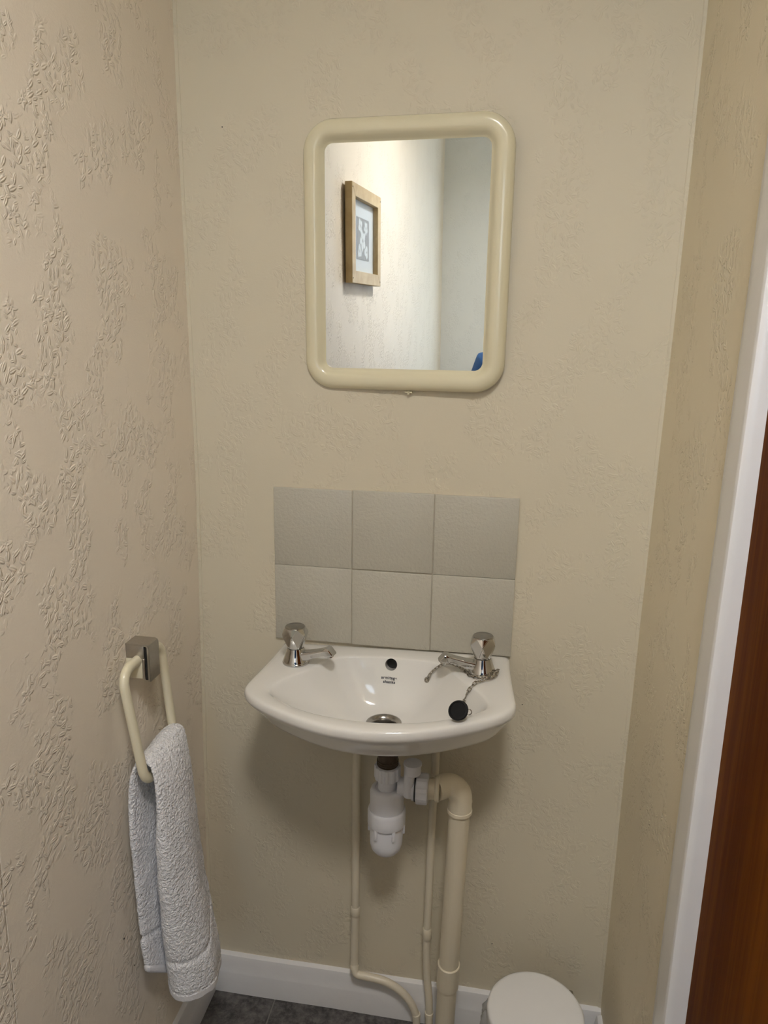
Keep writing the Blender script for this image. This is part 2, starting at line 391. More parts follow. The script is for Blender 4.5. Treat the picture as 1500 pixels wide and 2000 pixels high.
# door with architrave
d = sempty('door_1')
rake = lambda z: 0.0
bm = nb(); box(bm, (.3745, DY1+.003, .008), (.4145, DY0-.003-.002, DZ-.004), .002); obj('door_slab', bm, M['door_wood'], d)
bm = nb()
lathe(bm, [(.026, 0), (.026, .006), (.011, .009), (.010, .035), (.018, .040), (.0255, .052), (.0255, .060), (.018, .068), (.002, .070)], (.378, -1.12, 1.02), 32, Vector((-1, 0, 0)))
obj('door_handle', bm, M['old_chrome'], d, smooth=40)
t1 = sempty('trim_1')
def archi(y_in, y_out, z0, z1):
    """moulded upright: paper-side quirk, flat face, rounded edge beside the door"""
    s = 1 if y_out < y_in else -1
    pr = [(0, 0), (.006, .001), (.011, .004), (.0125, .009), (.0135, .030), (.0150, .055), (.0160, .078), (.0162, .0845), (.0150, .0885), (.0120, .0908), (.006, .0915), (-.009, .0918), (-.010, .05)]
    W_ = abs(y_out-y_in); rings = []
    for z in [z0+(z1-z0)*i/24 for i in range(25)]:
        xw = lerp_tab(RX, z); jog = .0008*noise.noise(Vector((0, y_in, z*9)))
        rings.append([(xw-h_+.0005, y_in-s*(w_/.0915*W_)+jog, z) for h_, w_ in pr])
    bm = nb(); skin_rings(bm, rings); return bm
obj('upright', archi(-.392, -.464, 0, DZ+.06), M['white_paint'], t1, smooth=35)
obj('upright', archi(-1.25, -1.158, 0, DZ+.06), M['white_paint'], t1, smooth=35)
bm = nb(); box(bm, (.357, -1.25, DZ-.03), (.374, -.392, DZ+.062), .004); obj('head_board', bm, M['white_paint'], t1)

# ------------------------------------------------------------------ ceiling lamp
lp = thing('ceiling_lamp', 'flat round ceiling lamp with a glowing opal disc above the middle of the room', 'lamp', LAMP_XYZ)
bm = nb(); lathe(bm, [(.155, 0), (.155, -.070), (.150, -.076), (.143, -.076), (.139, -.070), (.139, 0)], n=56, loop=True); obj('cutoff_rim', bm, M['pvc_white'], lp, smooth=40)  # rim made deep to cut lamp light off the upper back wall
bm = nb(); lathe(bm, [(.1385, -.013), (.1385, -.019), (.120, -.0205), (0, -.021)], n=56); obj('diffuser', bm, M['lamp'], lp, smooth=60)

# ------------------------------------------------------------------ mirror
mr = thing('wall_mirror', 'portrait mirror in a rounded cream plastic frame hung above the tiles', 'mirror', (-.0738, -.0075, 1.5545), (.025, 0, -.045))
MW, MH = .352, .4405
prof = [(0, .006), (0.0005, -.004), (.003, -.0105), (.0075, -.0150), (.013, -.0165), (.021, -.0165), (.026, -.0150), (.030, -.0115), (.033, -.0075), (.0355, -.0045), (.0375, -.0035), (.0375, .004)]
rings = []
for dd, y in prof:
    rings.append([(x, y, z) for x, z in rrect(MW-2*dd, MH-2*dd, max(.052-dd, .012), 12)])
bm = nb(); skin_rings(bm, rings, loop=True); obj('frame', bm, M['cream_plastic'], mr, smooth=60)
bm = nb(); skin_rings(bm, [[(x, y, z) for x, z in rrect(MW-.0725, MH-.0725, .016, 10)] for y in (-.0032, .003)]); obj('mirror_glass', bm, M['mirror'], mr, smooth=30)
bm = nb(); box(bm, (.010, -.006, -.2265), (.014, .003, -.2195), .0006); box(bm, (.0055, -.006, -.2235), (.0185, .002, -.2205), .0006)
obj('fixing_clip', bm, M['cream_plastic'], mr)

# ------------------------------------------------------------------ picture seen in the mirror (on the left wall)
pc = thing('framed_picture', 'pale wood framed flower print on the left wall, seen in the mirror', 'picture', (-.4725, -1.094, 1.694), (0, 0, 0))
PW, PH, FW, FD = .330, .282, .036, .028
def bar(a, b_, nm='frame_bar'):
    bm = nb(); vs = []
    for x in (.006, FD):
        vs.append([bm.verts.new((x, p[0], p[1])) for p in (a[0], a[1], b_[1], b_[0])])
    for i in range(4):
        j = (i+1) % 4; bm.faces.new((vs[0][i], vs[0][j], vs[1][j], vs[1][i]))
    bm.faces.new(vs[0]); bm.faces.new(vs[1])
    bmesh.ops.bevel(bm, geom=list(bm.edges), offset=.0008, segments=1, affect='EDGES')
    obj(nm, bm, M['frame_wood'], pc)
O = [(-PW/2, -PH/2), (PW/2, -PH/2), (PW/2, PH/2), (-PW/2, PH/2)]; I = [(-PW/2+FW, -PH/2+FW), (PW/2-FW, -PH/2+FW), (PW/2-FW, PH/2-FW), (-PW/2+FW, PH/2-FW)]
for i in range(4):
    j = (i+1) % 4; bar((O[i], I[i]), (O[j], I[j]))
bm = nb(); box(bm, (.008, -PW/2+FW-.004, -PH/2+FW-.004), (.0105, PW/2-FW+.004, PH/2-FW+.004)); obj('mount', bm, M['mount'], pc)
bm = nb(); box(bm, (-.0004, -.070, -.062), (.0004, .070, .062)); obj('print', bm, M['print'], pc, loc=(.0111, -.006, -.004))
bm = nb(); box(bm, (.015, -PW/2+FW-.002, -PH/2+FW-.002), (.0165, PW/2-FW+.002, PH/2-FW+.002)); obj('glass', bm, M['pic_glass'], pc)
for sy, sz in ((-1, 1), (1, 1), (1, -1), (-1, -1)):
    bm = nb(); lathe(bm, [(.0022, 0), (.0018, .0012)], (FD-.0004, sy*(PW/2-.008), sz*(PH/2-.014)), 8, Vector((1, 0, 0))); obj('pin', bm, M['dark'], pc)

# ------------------------------------------------------------------ splashback: six tiles
sb = thing('tiled_splashback', 'block of six beige glazed tiles on the wall above the basin', 'splashback', (-.0853, 0, 1.0009))
X0, Z0, SP = -.3127, 1.1524, .1515
bm = nb(); box(bm, (X0+.001+.0853, -.0035, Z0-2*SP+.0009-1.0009), (X0+3*SP-.001+.0853, -.0002, Z0-.001-1.0009)); obj('grout', bm, M['grout'], sb)
for j in range(2):
    for i in range(3):
        bm = nb(); dz = (.0006, -.0004, .0005)[i]*(1 if j else -1); e = .0007
        box(bm, (X0+i*SP+e+.0853, -.0065-.0005*((i+j) % 2), Z0-(j+1)*SP+e+dz-1.0009), (X0+(i+1)*SP-e+.0853, -.001, Z0-j*SP-e+dz-1.0009), .0013, 2)
        obj('tile', bm, M['tile'], sb, smooth=50)

# ------------------------------------------------------------------ basin
BX, BZ, BROLL = -.0793, .8462, math.radians(-1.07)
bs = thing('wash_basin', 'white porcelain hand basin with a bowed front on the back wall', 'basin', (BX, 0, BZ), (0, BROLL, 0))
half = [(.2195, 0), (.2210, .06), (.2245, .12), (.2275, .165), (.2285, .190), (.2240, .210), (.208, .232), (.180, .254), (.145, .275), (.102, .2955), (.055, .3100)]
poly = [Vector((x, v, 0)) for x, v in half]+[Vector((0, .3160, 0))]+[Vector((-x, v, 0)) for x, v in reversed(half)]
outer = catmull(poly, 8); outer += [Vector((-.2195+.439*i/40, 0, 0)) for i in range(1, 40)]
inh = [(.0, .043), (.040, .044), (.080, .050), (.106, .066), (.124, .095), (.143, .125), (.163, .150), (.1785, .176), (.184, .196), (.180, .213), (.162, .231), (.132, .2505), (.092, .2685), (.046, .2790), (.0, .2825)]
inner = catmull_closed([Vector((x, v, 0)) for x, v in inh]+[Vector((-x, v, 0)) for x, v in inh[-2:0:-1]], 8)
CC = Vector((0, .165, 0)); NA = 256
def radial(pl):
    out = []
    for k in range(NA):
        a = 2*PI*k/NA; dr = Vector((math.cos(a), math.sin(a))); best = None
        for i in range(len(pl)):
            p = pl[i]-CC; q = pl[(i+1) % len(pl)]-CC; e = q-p
            den = dr.x*e.y-dr.y*e.x
            if abs(den) < 1e-12: continue
            t = (p.x*e.y-p.y*e.x)/den; s = (p.x*dr.y-p.y*dr.x)/den
            if t > 0 and -1e-6 <= s <= 1+1e-6 and (best is None or t > best): best = t
        out.append(CC+Vector((dr.x*best, dr.y*best, 0)))
    return out
OU, IN = radial(outer), radial(inner)
DC = Vector((0, .122, 0)); DEP = -.094
def circ(r): return [DC+Vector((r*math.cos(2*PI*k/NA), r*math.sin(2*PI*k/NA), 0)) for k in range(NA)]
def mixr(A, B, t, z): return [Vector((a.x+(b.x-a.x)*t, -(a.y+(b.y-a.y)*t), z)) for a, b in zip(A, B)]
dr = circ(.0255); rings = []
zb = lambda s: DEP*(1-s**2.3)
rings.append(mixr(dr, IN, 0, DEP-.006))
for s in [0, .04, .09, .16, .24, .33, .42, .51, .60, .68, .75, .81, .86, .90, .935, .962]:
    rings.append(mixr(dr, IN, s, zb(s)))
for s, z in ((.984, -.0035), (1.0, -.0015)): rings.append(mixr(dr, IN, s, z))
def deck(t, z):
    return [Vector((a.x+(b.x-a.x)*t, -(a.y+(b.y-a.y)*t), z)) for a, b in zip(IN, OU)]
rings += [deck(.06, -.0004), deck(.15, .0004), deck(.4, .0014), deck(.70, .0016), deck(.84, .0010), deck(.92, -.0004), deck(.965, -.0026), deck(.99, -.0060), deck(1.0, -.0110)]
def under(k, z, kx=None):
    kx = kx or k; return [Vector((a.x*kx, -a.y*k, z)) for a in OU]
rings += [under(.997, -.0145), under(.986, -.0195), under(.963, -.0280), under(.938, -.0372), under(.914, -.0465), under(.893, -.0550), under(.878, -.0610), under(.869, -.0630), under(.850, -.0670), under(.80, -.076), under(.73, -.087, .70), under(.67, -.094, .58), under(.56, -.106, .40)]
rings.append([v*0+Vector((p.x, -p.y, -.118)) for v, p in zip(OU, circ(.048))]); rings.append([Vector((p.x, -p.y, -.125)) for p in circ(.040)]); rings.append([Vector((p.x, -p.y, -.125)) for p in dr])
bm = nb(); skin_rings(bm, rings, loop=True)
bowl = obj('basin_body', bm, M['porcelain'], bs, smooth=60)
# overflow hole cut into the sloping back of the bowl
BM_ = Matrix.Translation((BX, 0, BZ)) @ Matrix.Rotation(BROLL, 4, 'Y')
def make_bvh(me):
    tb = bmesh.new(); tb.from_mesh(me); tb.transform(BM_); b = BVHTree.FromBMesh(tb); tb.free(); return b
bvh = make_bvh(bowl.data)
def front_hit(px, py):
    d_ = (fw+rt*((px-750)/FPX)-up*((py-1000)/FPX)).normalized(); return bvh.ray_cast(CP, d_)
hp, hn, _, _ = front_hit(764, 1298); OFC = BM_.inverted() @ hp; OFN = (BM_.inverted().to_3x3() @ hn).normalized()
cb = nb(); lathe(cb, [(.0112, -.026), (.0112, .03)], OFC, 40, OFN)
bmesh.ops.recalc_face_normals(cb, faces=cb.faces)
cme = bpy.data.meshes.new('cut'); cb.to_mesh(cme); cb.free(); cut = bpy.data.objects.new('cut', cme); C.objects.link(cut); cut.parent = bs
md = bowl.modifiers.new('hole', 'BOOLEAN'); md.operation = 'DIFFERENCE'; md.object = cut; md.solver = 'EXACT'
bpy.context.view_layer.update()
dg = bpy.context.evaluated_depsgraph_get(); nm = bpy.data.meshes.new_from_object(bowl.evaluated_get(dg))
bowl.modifiers.clear(); bowl.data = nm; nm.name = 'basin_body'
bpy.data.objects.remove(cut)
for p in nm.polygons: p.use_smooth = True
nm.set_sharp_from_angle(angle=math.radians(60))
bvh = make_bvh(nm)
def drop(x, y):
    h = bvh.ray_cast(Vector((x, y, 1.0)), Vector((0, 0, -1))); return h[0], h[1]
def loc_drop(x, y):
    p, n = drop(BX+x, y); return BM_.inverted() @ p
# near-black disc standing in for the shade deep in the overflow
bm = nb(); lathe(bm, [(.0112, 0), (.0112, .001)], OFC-OFN*.0255, 32, OFN); obj('overflow_shade', bm, M['dark'], bs)
# maker's lettering on the bowl's back slope
def lettering(txt, px, py, size, parent):
    p, n, _, _ = front_hit(px, py)
    cu = bpy.data.curves.new('lettering', 'FONT'); cu.body = txt; cu.align_x = 'CENTER'; cu.align_y = 'CENTER'; cu.size = size
    cu.extrude = .00006; cu.offset = size*.035; cu.space_character = 1.15
    to = bpy.data.objects.new('tmp', cu); C.objects.link(to); bpy.context.view_layer.update()
    me = bpy.data.meshes.new_from_object(to.evaluated_get(bpy.context.evaluated_depsgraph_get())); bpy.data.objects.remove(to)
    z = n.normalized(); x = Vector((1, 0, 0)); x = (x-z*x.dot(z)).normalized(); y = z.cross(x)
    R = Matrix((x, y, z)).transposed().to_4x4(); Wm = Matrix.Translation(p+z*.00045) @ R
    me.transform(BM_.inverted() @ Wm); me.materials.clear(); me.materials.append(M['ink'])
    o = bpy.data.objects.new('lettering', me); C.objects.link(o); o.parent = parent; return o
lettering('armitage', 760, 1324, .0074, bs); lettering('shanks', 760, 1332, .0074, bs)
# waste outlet
dz0 = DEP
bm = nb(); lathe(bm, [(.0320, dz0+.0020), (.0318, dz0+.0042), (.0290, dz0+.0050), (.0235, dz0+.0022), (.0215, dz0-.002), (.0208, dz0-.020), (.0195, dz0-.020), (.0200, dz0-.030), (.0245, dz0-.030), (.0245, dz0-.006)], (0, -.122, 0), 48, loop=True)
wst = obj('waste_outlet', bm, M['old_chrome'], bs, smooth=40)
bm = nb(); lathe(bm, [(.0207, dz0-.0185), (.0207, dz0-.0195)], (0, -.122, 0), 32); obj('waste_shade', bm, M['dark'], wst)  # dark disc painted in for the shade down the outlet
for a in (0, PI/3, 2*PI/3):
    bm = nb(); box(bm, (-.0203, -.0012, dz0-.0165), (.0203, .0012, dz0-.0125), .0004); bmesh.ops.rotate(bm, verts=bm.verts, cent=(0, 0, 0), matrix=Matrix.Rotation(a, 3, 'Z')); bmesh.ops.translate(bm, verts=bm.verts, vec=(0, -.122, 0)); obj('grate_bar', bm, M['old_chrome'], wst)

# ------------------------------------------------------------------ taps
def tap(label, x, y, ang, tilt=0):
    p, n = drop(x, y)
    t = thing('basin_tap', label, 'tap', (x, y, p.z-.0006), (0, BROLL, 0), 'chrome pillar taps on the basin')
    bm = nb(); lathe(bm, [(.0215, 0), (.0245, .0002), (.0248, .003), (.0240, .0048), (.0236, .0052), (.0232, .0075), (.0214, .0120), (.0192, .018), (.0172, .0245), (.0158, .030), (.0150, .0325), (.010, .0328)], n=56)
    obj('tap_body', bm, M['chrome'], t, smooth=35)
    # spout: tapering bar that ends in a down-turned nozzle
    q = Matrix.Rotation(ang, 3, 'Z'); rings = []
    for s, z, w_, h_, rk in ((.004, .0150, .0105, .0095, .22), (.016, .0170, .0108, .0092, .24), (.028, .0210, .0100, .0078, .26), (.040, .0256, .0096, .0066, .27), (.052, .0300, .0094, .0062, .27), (.059, .0324, .0096, .0066, .28), (.0605, .0322, .0098, .0080, .30), (.067, .0344, .0100, .0092, .42), (.0720, .0354, .0094, .0088, .62), (.0735, .0354, .0084, .0078, .66)):
        ring = []
        for a, b_ in rrect(2*w_, 2*h_, min(w_, h_)*.42, 4):
            ring.append(q @ Vector((s-b_*math.sin(rk), a, z+b_*math.cos(rk))))
        rings.append(ring)
    bm = nb(); skin_rings(bm, rings); obj('spout', bm, M['chrome'], t, smooth=28)
    bm = nb(); tube(bm, [q @ Vector(v) for v in ((.0665, 0, .031), (.0685, 0, .0245), (.0700, 0, .0215))], .0056, 20); obj('nozzle', bm, M['chrome'], t, smooth=40)
    # faceted head
    kn = nb(); z0, zm, zt = .0330, .0625, .0760
    bot = [kn.verts.new((.0148*math.cos(i*PI/6), .0148*math.sin(i*PI/6), z0)) for i in range(12)]
    mid = [kn.verts.new((.0252*math.cos((2*i+1)*PI/6), .0252*math.sin((2*i+1)*PI/6), zm)) for i in range(6)]
    top = [kn.verts.new((.0190*math.cos(i*PI/6), .0190*math.sin(i*PI/6), zt)) for i in range(12)]
    for i in range(6):
        b0, b1, b2 = bot[2*i], bot[2*i+1], bot[(2*i+2) % 12]; t0, t1_, t2 = top[2*i], top[2*i+1], top[(2*i+2) % 12]; m0 = mid[i]; mp = mid[i-1]
        kn.faces.new((mp, b0, m0, t0)); kn.faces.new((b0, b1, m0)); kn.faces.new((b1, b2, m0)); kn.faces.new((m0, t1_, t0)); kn.faces.new((m0, t2, t1_))
    kn.faces.new(bot); kn.faces.new(top)
    bmesh.ops.recalc_face_normals(kn, faces=kn.faces)
    bmesh.ops.bevel(kn, geom=list(kn.edges), offset=.0008, segments=2, affect='EDGES')
    hd = obj('tap_head', kn, M['chrome'], t, smooth=18)
    bm = nb(); lathe(bm, [(.0172, .0755), (.0177, .0768), (.0170, .0776), (.0162, .0774), (.0155, .0778), (.0, .0780)], n=40); obj('cap', bm, M['old_chrome'], hd, smooth=30)
    t.scale = (1, 1, .91)
    bm = nb(); lathe(bm, [(.0132, .0318), (.0132, .0332)], n=30); obj('collar', bm, M['dark'], t)
    return t
tap('chrome tap with a faceted head at the left end of the basin', -.2465, -.0930, math.radians(-11))
tap('chrome tap with the plug chain looped round it, right end of the basin', .0910, -.0850, math.radians(180+12))

# ------------------------------------------------------------------ plug and chain
pg = thing('basin_plug', 'black rubber plug on a metal chain lying in the right of the bowl', 'plug')
anc, an, _, _ = front_hit(834, 1328)
def sp_(x, y, lift=.0022):
    p, n = drop(x, y); return p+n*lift
def fh(px, py, lift=.0024):
    p, n, _, _ = front_hit(px, py); return p+n*lift
way = [anc+an*.005, anc+an*.006+Vector((.004, 0, .004)), fh(846, 1312, .006), fh(858, 1304, .006), fh(872, 1301, .007), fh(888, 1303, .005), fh(902, 1308, .003)]
for a in (215, 235, 258, 282, 305, 328):
    way.append(sp_(.0910+.0272*math.cos(math.radians(a)), -.0850+.0272*math.sin(math.radians(a)), .0026))
way += [fh(966, 1318, .004), fh(972, 1316, .009), fh(968, 1326, .008), fh(956, 1331, .007), fh(942, 1334, .006), fh(928, 1338, .004), fh(920, 1346, .003), fh(913, 1358), fh(909, 1370, .003)]
pl_p, pl_n, _, _ = front_hit(897, 1406)
way += [pl_p+pl_n*.017+Vector((.006, .006, .006))]
path = catmull(way, 12)
L = [0]
for a, b_ in zip(path, path[1:]): L.append(L[-1]+(b_-a).length)
def along(s):
    for i in range(len(L)-1):
        if L[i+1] >= s: return path[i].lerp(path[i+1], (s-L[i])/max(1e-9, L[i+1]-L[i]))
    return path[-1]
lm = None; pitch = .0074; n_l = int(L[-1]/pitch)
for k in range(n_l):
    a, b_ = along(k*pitch), along((k+1)*pitch); c = (a+b_)/2; T_ = (b_-a).normalized()
    if lm is None:
        bm = nb(); ln = []
        for i in range(18):
            t = 2*PI*i/18; ln.append(Vector((.0019*math.cos(t)+(.0029 if math.cos(t) > 0 else -.0029), .0026*math.sin(t), 0)))
        rg = []
        for i in range(18):
            tg = (ln[(i+1) % 18]-ln[i-1]).normalized(); nn_ = Vector((0, 0, 1)); bb = tg.cross(nn_)
            rg.append([ln[i]+.00085*(nn_*math.cos(2*PI*j/6)+bb*math.sin(2*PI*j/6)) for j in range(6)])
        skin_rings(bm, rg, loop=True); lo = obj('chain_link', bm, M['chain_metal'], pg, smooth=180); lm = lo.data; o = lo
    else:
        o = bpy.data.objects.new('chain_link', lm); C.objects.link(o); o.parent = pg
    o.matrix_local = Matrix.Translation(c) @ T_.to_track_quat('X', 'Z').to_matrix().to_4x4() @ Matrix.Rotation((.5 if k % 2 else -.9)+random.uniform(-.25, .25), 4, 'X')
bm = nb(); q_ax = an
lathe(bm, [(.0050, 0), (.0052, .0012), (.0040, .0024), (.0030, .0030), (.0025, .0048), (0, .0054)], anc, 24, an); obj('anchor_stud', bm, M['chain_metal'], pg, smooth=40)
ax = (pl_n*.35+Vector((-.25, -.75, .40))).normalized(); pc0 = pl_p+pl_n*.0125+Vector((0, 0, .001))
bm = nb(); lathe(bm, [(.0, -.0070), (.0110, -.0070), (.0122, -.0052), (.0138, .0026), (.0156, .0034), (.0160, .0050), (.0152, .0064), (.0124, .0070), (.0120, .0060), (0, .0058)], pc0, 36, ax)
obj('plug_stopper', bm, M['rubber'], pg, smooth=40)
bm = nb(); cc = pc0-ax*.003+Vector((.0135, .003, .0)); pts = [cc+Vector((.0048*math.cos(t*PI/8), 0, .0048*math.sin(t*PI/8))) for t in range(17)]; tube(bm, pts, .0008, 8); obj('plug_ring', bm, M['chain_metal'], pg, smooth=180)

# ------------------------------------------------------------------ bottle trap
TY = -.120; tpx = at(757, 1500, 1, TY).x
def zt_(py, y=TY): return at(757, py, 1, y).z
tr = thing('bottle_trap', 'white plastic bottle trap hanging under the middle of the basin', 'trap', (tpx, TY, 0))
zn = zt_(1497); zb2 = zt_(1519)
bm = nb(); lathe(bm, [(.0185, zn-.010), (.0185, .725), (.0150, .725), (.015, zn-.010)], n=40, loop=True)
obj('threaded_tail', bm, M['brass'], tr, smooth=30)
for k in range(4):
    bm = nb(); zz = zn+.002+k*.0042; lathe(bm, [(.0180, zz-.0012), (.0198, zz), (.0180, zz+.0012)], n=36, loop=True); obj('thread', bm, M['brass'], tr, smooth=40)
def nut(c, axis, r, h, n=10, name='nut', par=None):
    """moulded union nut with finger ribs"""
    bm = nb(); prof = []; rings = []; q = Vector((0, 0, 1)).rotation_difference(axis.normalized()); N_ = n*6
    for rr, z in ((.80, 0), (.97, .001), (1.0, .003), (1.0, h-.003), (.97, h-.001), (.85, h)):
        ring = []
        for i in range(N_):
            ph = (i/6) % 1; k = 1.06 if ph < .36 else 1.0
            ring.append(Vector(c)+q @ Vector((r*rr*k*math.cos(2*PI*i/N_), r*rr*k*math.sin(2*PI*i/N_), z)))
        rings.append(ring)
    skin_rings(bm, rings); return obj(name, bm, M['trap_plastic'], par or tr, smooth=30)
nut((0, 0, zb2), Vector((0, 0, 1)), .0228, zn-zb2+.004, 12, 'inlet_nut')
za, zc_, zd, ze = zt_(1537), zt_(1582), zt_(1606), zt_(1662)
bm = nb(); lathe(bm, [(.0170, za-.004), (.0170, zb2+.002)], n=36); obj('neck', bm, M['trap_plastic'], tr, smooth=40)
bm = nb(); lathe(bm, [(.0300, zc_-.004), (.0312, zc_), (.0312, za-.008), (.0296, za-.003), (.0262, za), (.0215, za+.0005), (.0205, za-.001)], n=56); obj('upper_body', bm, M['trap_plastic'], tr, smooth=50)
bm = nb(); lathe(bm, [(.0325, zc_+.006), (.0340, zc_+.0045), (.0350, zc_), (.0350, zd+.003), (.0340, zd+.0005), (.0318, zd)], n=56)
obj('union_ring', bm, M['trap_plastic'], tr, smooth=40)
bm = nb(); lathe(bm, [(.0305, zd+.004), (.0305, ze+.030), (.0300, ze+.020), (.0275, ze+.010), (.0225, ze+.0035), (.015, ze+.0006), (0, ze)], n=56); obj('cup', bm, M['trap_plastic'], tr, smooth=60)
for k in range(6):
    a = math.radians(-90-32+k*60+4); c_, s_ = math.cos(a), math.sin(a)
    bm = nb(); box(bm, (.029, -.0029, zd-.019), (.0345, .0029, zd+.003), .0012, 2); bmesh.ops.rotate(bm, verts=bm.verts, cent=(0, 0, 0), matrix=Matrix.Rotation(a, 3, 'Z')); obj('grip_rib', bm, M['trap_plastic'], tr, smooth=40)
# outlet, nut and vent
oz = at(826, 1540, 1, TY).z; ox = at(813, 1540, 1, TY).x-tpx; ox2 = at(837, 1540, 1, TY).x-tpx
bm = nb(); tube(bm, [(.020, 0, oz), (ox+.004, 0, oz)], .0165, 32); obj('outlet', bm, M['trap_plastic'], tr, smooth=40)
bm = nb(); tube(bm, [(ox-.011, 0, oz), (ox-.0075, 0, oz), (ox-.007, 0, oz), (ox+.004, 0, oz)], lambda t: .0195 if t < .5 else .0225, 36); obj('outlet_thread', bm, M['trap_plastic'], tr, smooth=40)
nut((ox, 0, oz), Vector((1, 0, 0)), .0262, ox2-ox, 9, 'outlet_nut')
bm = nb(); box(bm, (ox-.0020, -.0232, oz-.0232), (ox-.0004, .0232, oz+.0232), 0); bm.free(); bm = nb(); tube(bm, [(ox-.0022, 0, oz), (ox-.0002, 0, oz)], .0245, 36); obj('seal', bm, M['dark'], tr, smooth=40)
vx = at(806, 1500, 1, TY-.012).x-tpx; vz1 = at(806, 1490, 1, TY-.012).z; vz0 = at(806, 1513, 1, TY-.012).z
bm = nb(); lathe(bm, [(.0105, vz0), (.0150, vz0+.004), (.0152, vz1-.006), (.0165, vz1-.003), (.0165, vz1), (.0100, vz1+.0006)], (vx, -.012, 0), 36); obj('vent_cap', bm, M['trap_plastic'], tr, smooth=40)
bm = nb(); tube(bm, [(vx-.006, -.012, oz-.010), (vx-.006, -.012, vz0+.006)], .0095, 28); obj('vent_stem', bm, M['trap_plastic'], tr, smooth=40)

# ------------------------------------------------------------------ waste pipe
wp = thing('waste_pipe', 'thick cream waste pipe elbowing down from the trap to the floor', 'pipe', (0, 0, 0))
tx2 = tpx+ox2; ey = -.098; r_w = .0195
pA = Vector((tx2-.004, TY, oz)); ec = at(888, 1540, 1, ey); pS = at(897, 1583, 1, ey+.005)
vertx = at(897, 1600, 1, ey+.005)
botp = Vector((at(868, 1990, 1, -.052).x, -.052, .0005)); 
bm = nb(); tube(bm, [pA, pA.lerp(Vector((tx2+.016, TY+.004, oz)), 1)], r_w-.0012, 36); obj('pipe_stub', bm, M['waste_plastic'], wp, smooth=40)
# elbow
e0 = Vector((tx2+.013, TY+.004, oz)); e1 = Vector((vertx.x-.0245, ey-.004, oz)); e2 = Vector((vertx.x, ey, oz-.0245)); e3 = Vector((vertx.x, ey+.002, pS.z))
cpts = [e0, e0.lerp(e1, .5)]
for i in range(0, 13):
    a = PI/2*i/12; cpts.append(Vector((vertx.x-.0245+.0245*math.sin(a), ey-.003+.003*i/12, oz-.0245+.0245*math.cos(a))))
cpts += [e2.lerp(e3, .5), e3]
bm = nb(); tube(bm, cpts, .0217, 40); eb = obj('elbow', bm, M['waste_plastic'], wp, smooth=40)
bm = nb(); tube(bm, [e0-Vector((.001, 0, 0)), e0+Vector((.0005, 0, 0)), e0+Vector((.0055, 0, 0)), e0+Vector((.007, 0, 0))], lambda t: .0232 if .01 < t < .99 else .0215, 40); obj('socket_lip', bm, M['waste_plastic'], eb, smooth=40)
bm = nb(); tube(bm, [e3-Vector((0, 0, .001)), e3, e3+Vector((0, 0, .006)), e3+Vector((0, 0, .0075))], lambda t: .0230 if .01 < t < .99 else .0215, 40); obj('socket_lip', bm, M['waste_plastic'], eb, smooth=40)
bm = nb(); tube(bm, [e3+Vector((0, 0, .022)), e3+Vector((0, 0, .0228)), e3+Vector((0, 0, .0245)), e3+Vector((0, 0, .0253))], lambda t: .0224 if .01 < t < .99 else .0214, 40); obj('socket_lip', bm, M['waste_plastic'], eb, smooth=40)
cpA = at(874, 1868, 1, -.06); cpB = at(873, 1914, 1, -.058)
top_ = Vector((vertx.x, ey+.002, pS.z+.01))
def wl_pt(z):
    t = (top_.z-z)/(top_.z-botp.z); return top_.lerp(botp, t)
bm = nb(); tube(bm, [wl_pt(z) for z in (pS.z+.01, .4, .25, .1, .0005)], r_w, 36); obj('pipe_length', bm, M['waste_plastic'], wp, smooth=40)
za_, zb_ = at(874, 1874, 1, -.06).z, at(873, 1922, 1, -.06).z
bm = nb(); tube(bm, [wl_pt(za_), wl_pt(za_-.0015), wl_pt(zb_+.0015), wl_pt(zb_)], lambda t: .0205 if t in (0, 1) else .0222, 40); obj('coupling', bm, M['waste_plastic'], wp, smooth=30)

# ------------------------------------------------------------------ copper supply pipes, painted over
def supply(label, pts, rad, socks):
    t = thing('supply_pipe', label, 'pipe', (0, 0, 0), group='painted supply pipes below the basin')
    bm = nb(); path = catmull(pts, 10); tube(bm, path, rad, 20); obj('pipe_length', bm, M['cream_paint'], t, smooth=60)
    for (a, b_, rr) in socks:
        a, b_ = Vector(a), Vector(b_)
        bm = nb(); tube(bm, [a, a.lerp(b_, .08), a.lerp(b_, .92), b_], lambda u: rr if .01 < u < .99 else rr-.0012, 24); obj('coupling', bm, M['cream_paint'], t, smooth=40)
    return t
Y1 = -.026
def A1(px, py, y=Y1): return at(px, py, 1, y)
lx = A1(695, 1600).x
pts = [Vector((-.2465, -.088, .772)), Vector((-.2440, -.080, .745)), Vector((-.205, -.050, .722)), Vector((lx-.012, Y1-.004, .700)), Vector((lx, Y1, .655)), Vector((lx, Y1, .58)), Vector((lx+.0005, Y1, .42)), Vector((A1(694, 1780).x, Y1, A1(694, 1780).z)), Vector((A1(692, 1870).x, Y1, A1(692, 1870).z))]
b0 = A1(692, 1889, -.030)
pts += [b0, A1(697, 1902, -.033), A1(716, 1907, -.034), A1(750, 1916, -.034), A1(778, 1932, -.034), A1(800, 1955, -.034), A1(812, 1982, -.034)]
e = A1(813, 2005, -.034); pts += [e, Vector((e.x, -.034, .0005))]
c0, c1 = A1(694, 1770), A1(694, 1787)
supply('thin cream pipe bending right along the baseboard, left of the trap', pts, .0081, [((c0.x, Y1, c0.z), (c1.x, Y1, c1.z), .0096), ((A1(692, 1886).x, Y1-.001, A1(692, 1884).z), (b0.x, -.030, b0.z-.004), .0094), (A1(812.5, 1979, -.034), A1(813, 1986, -.034), .0090)])
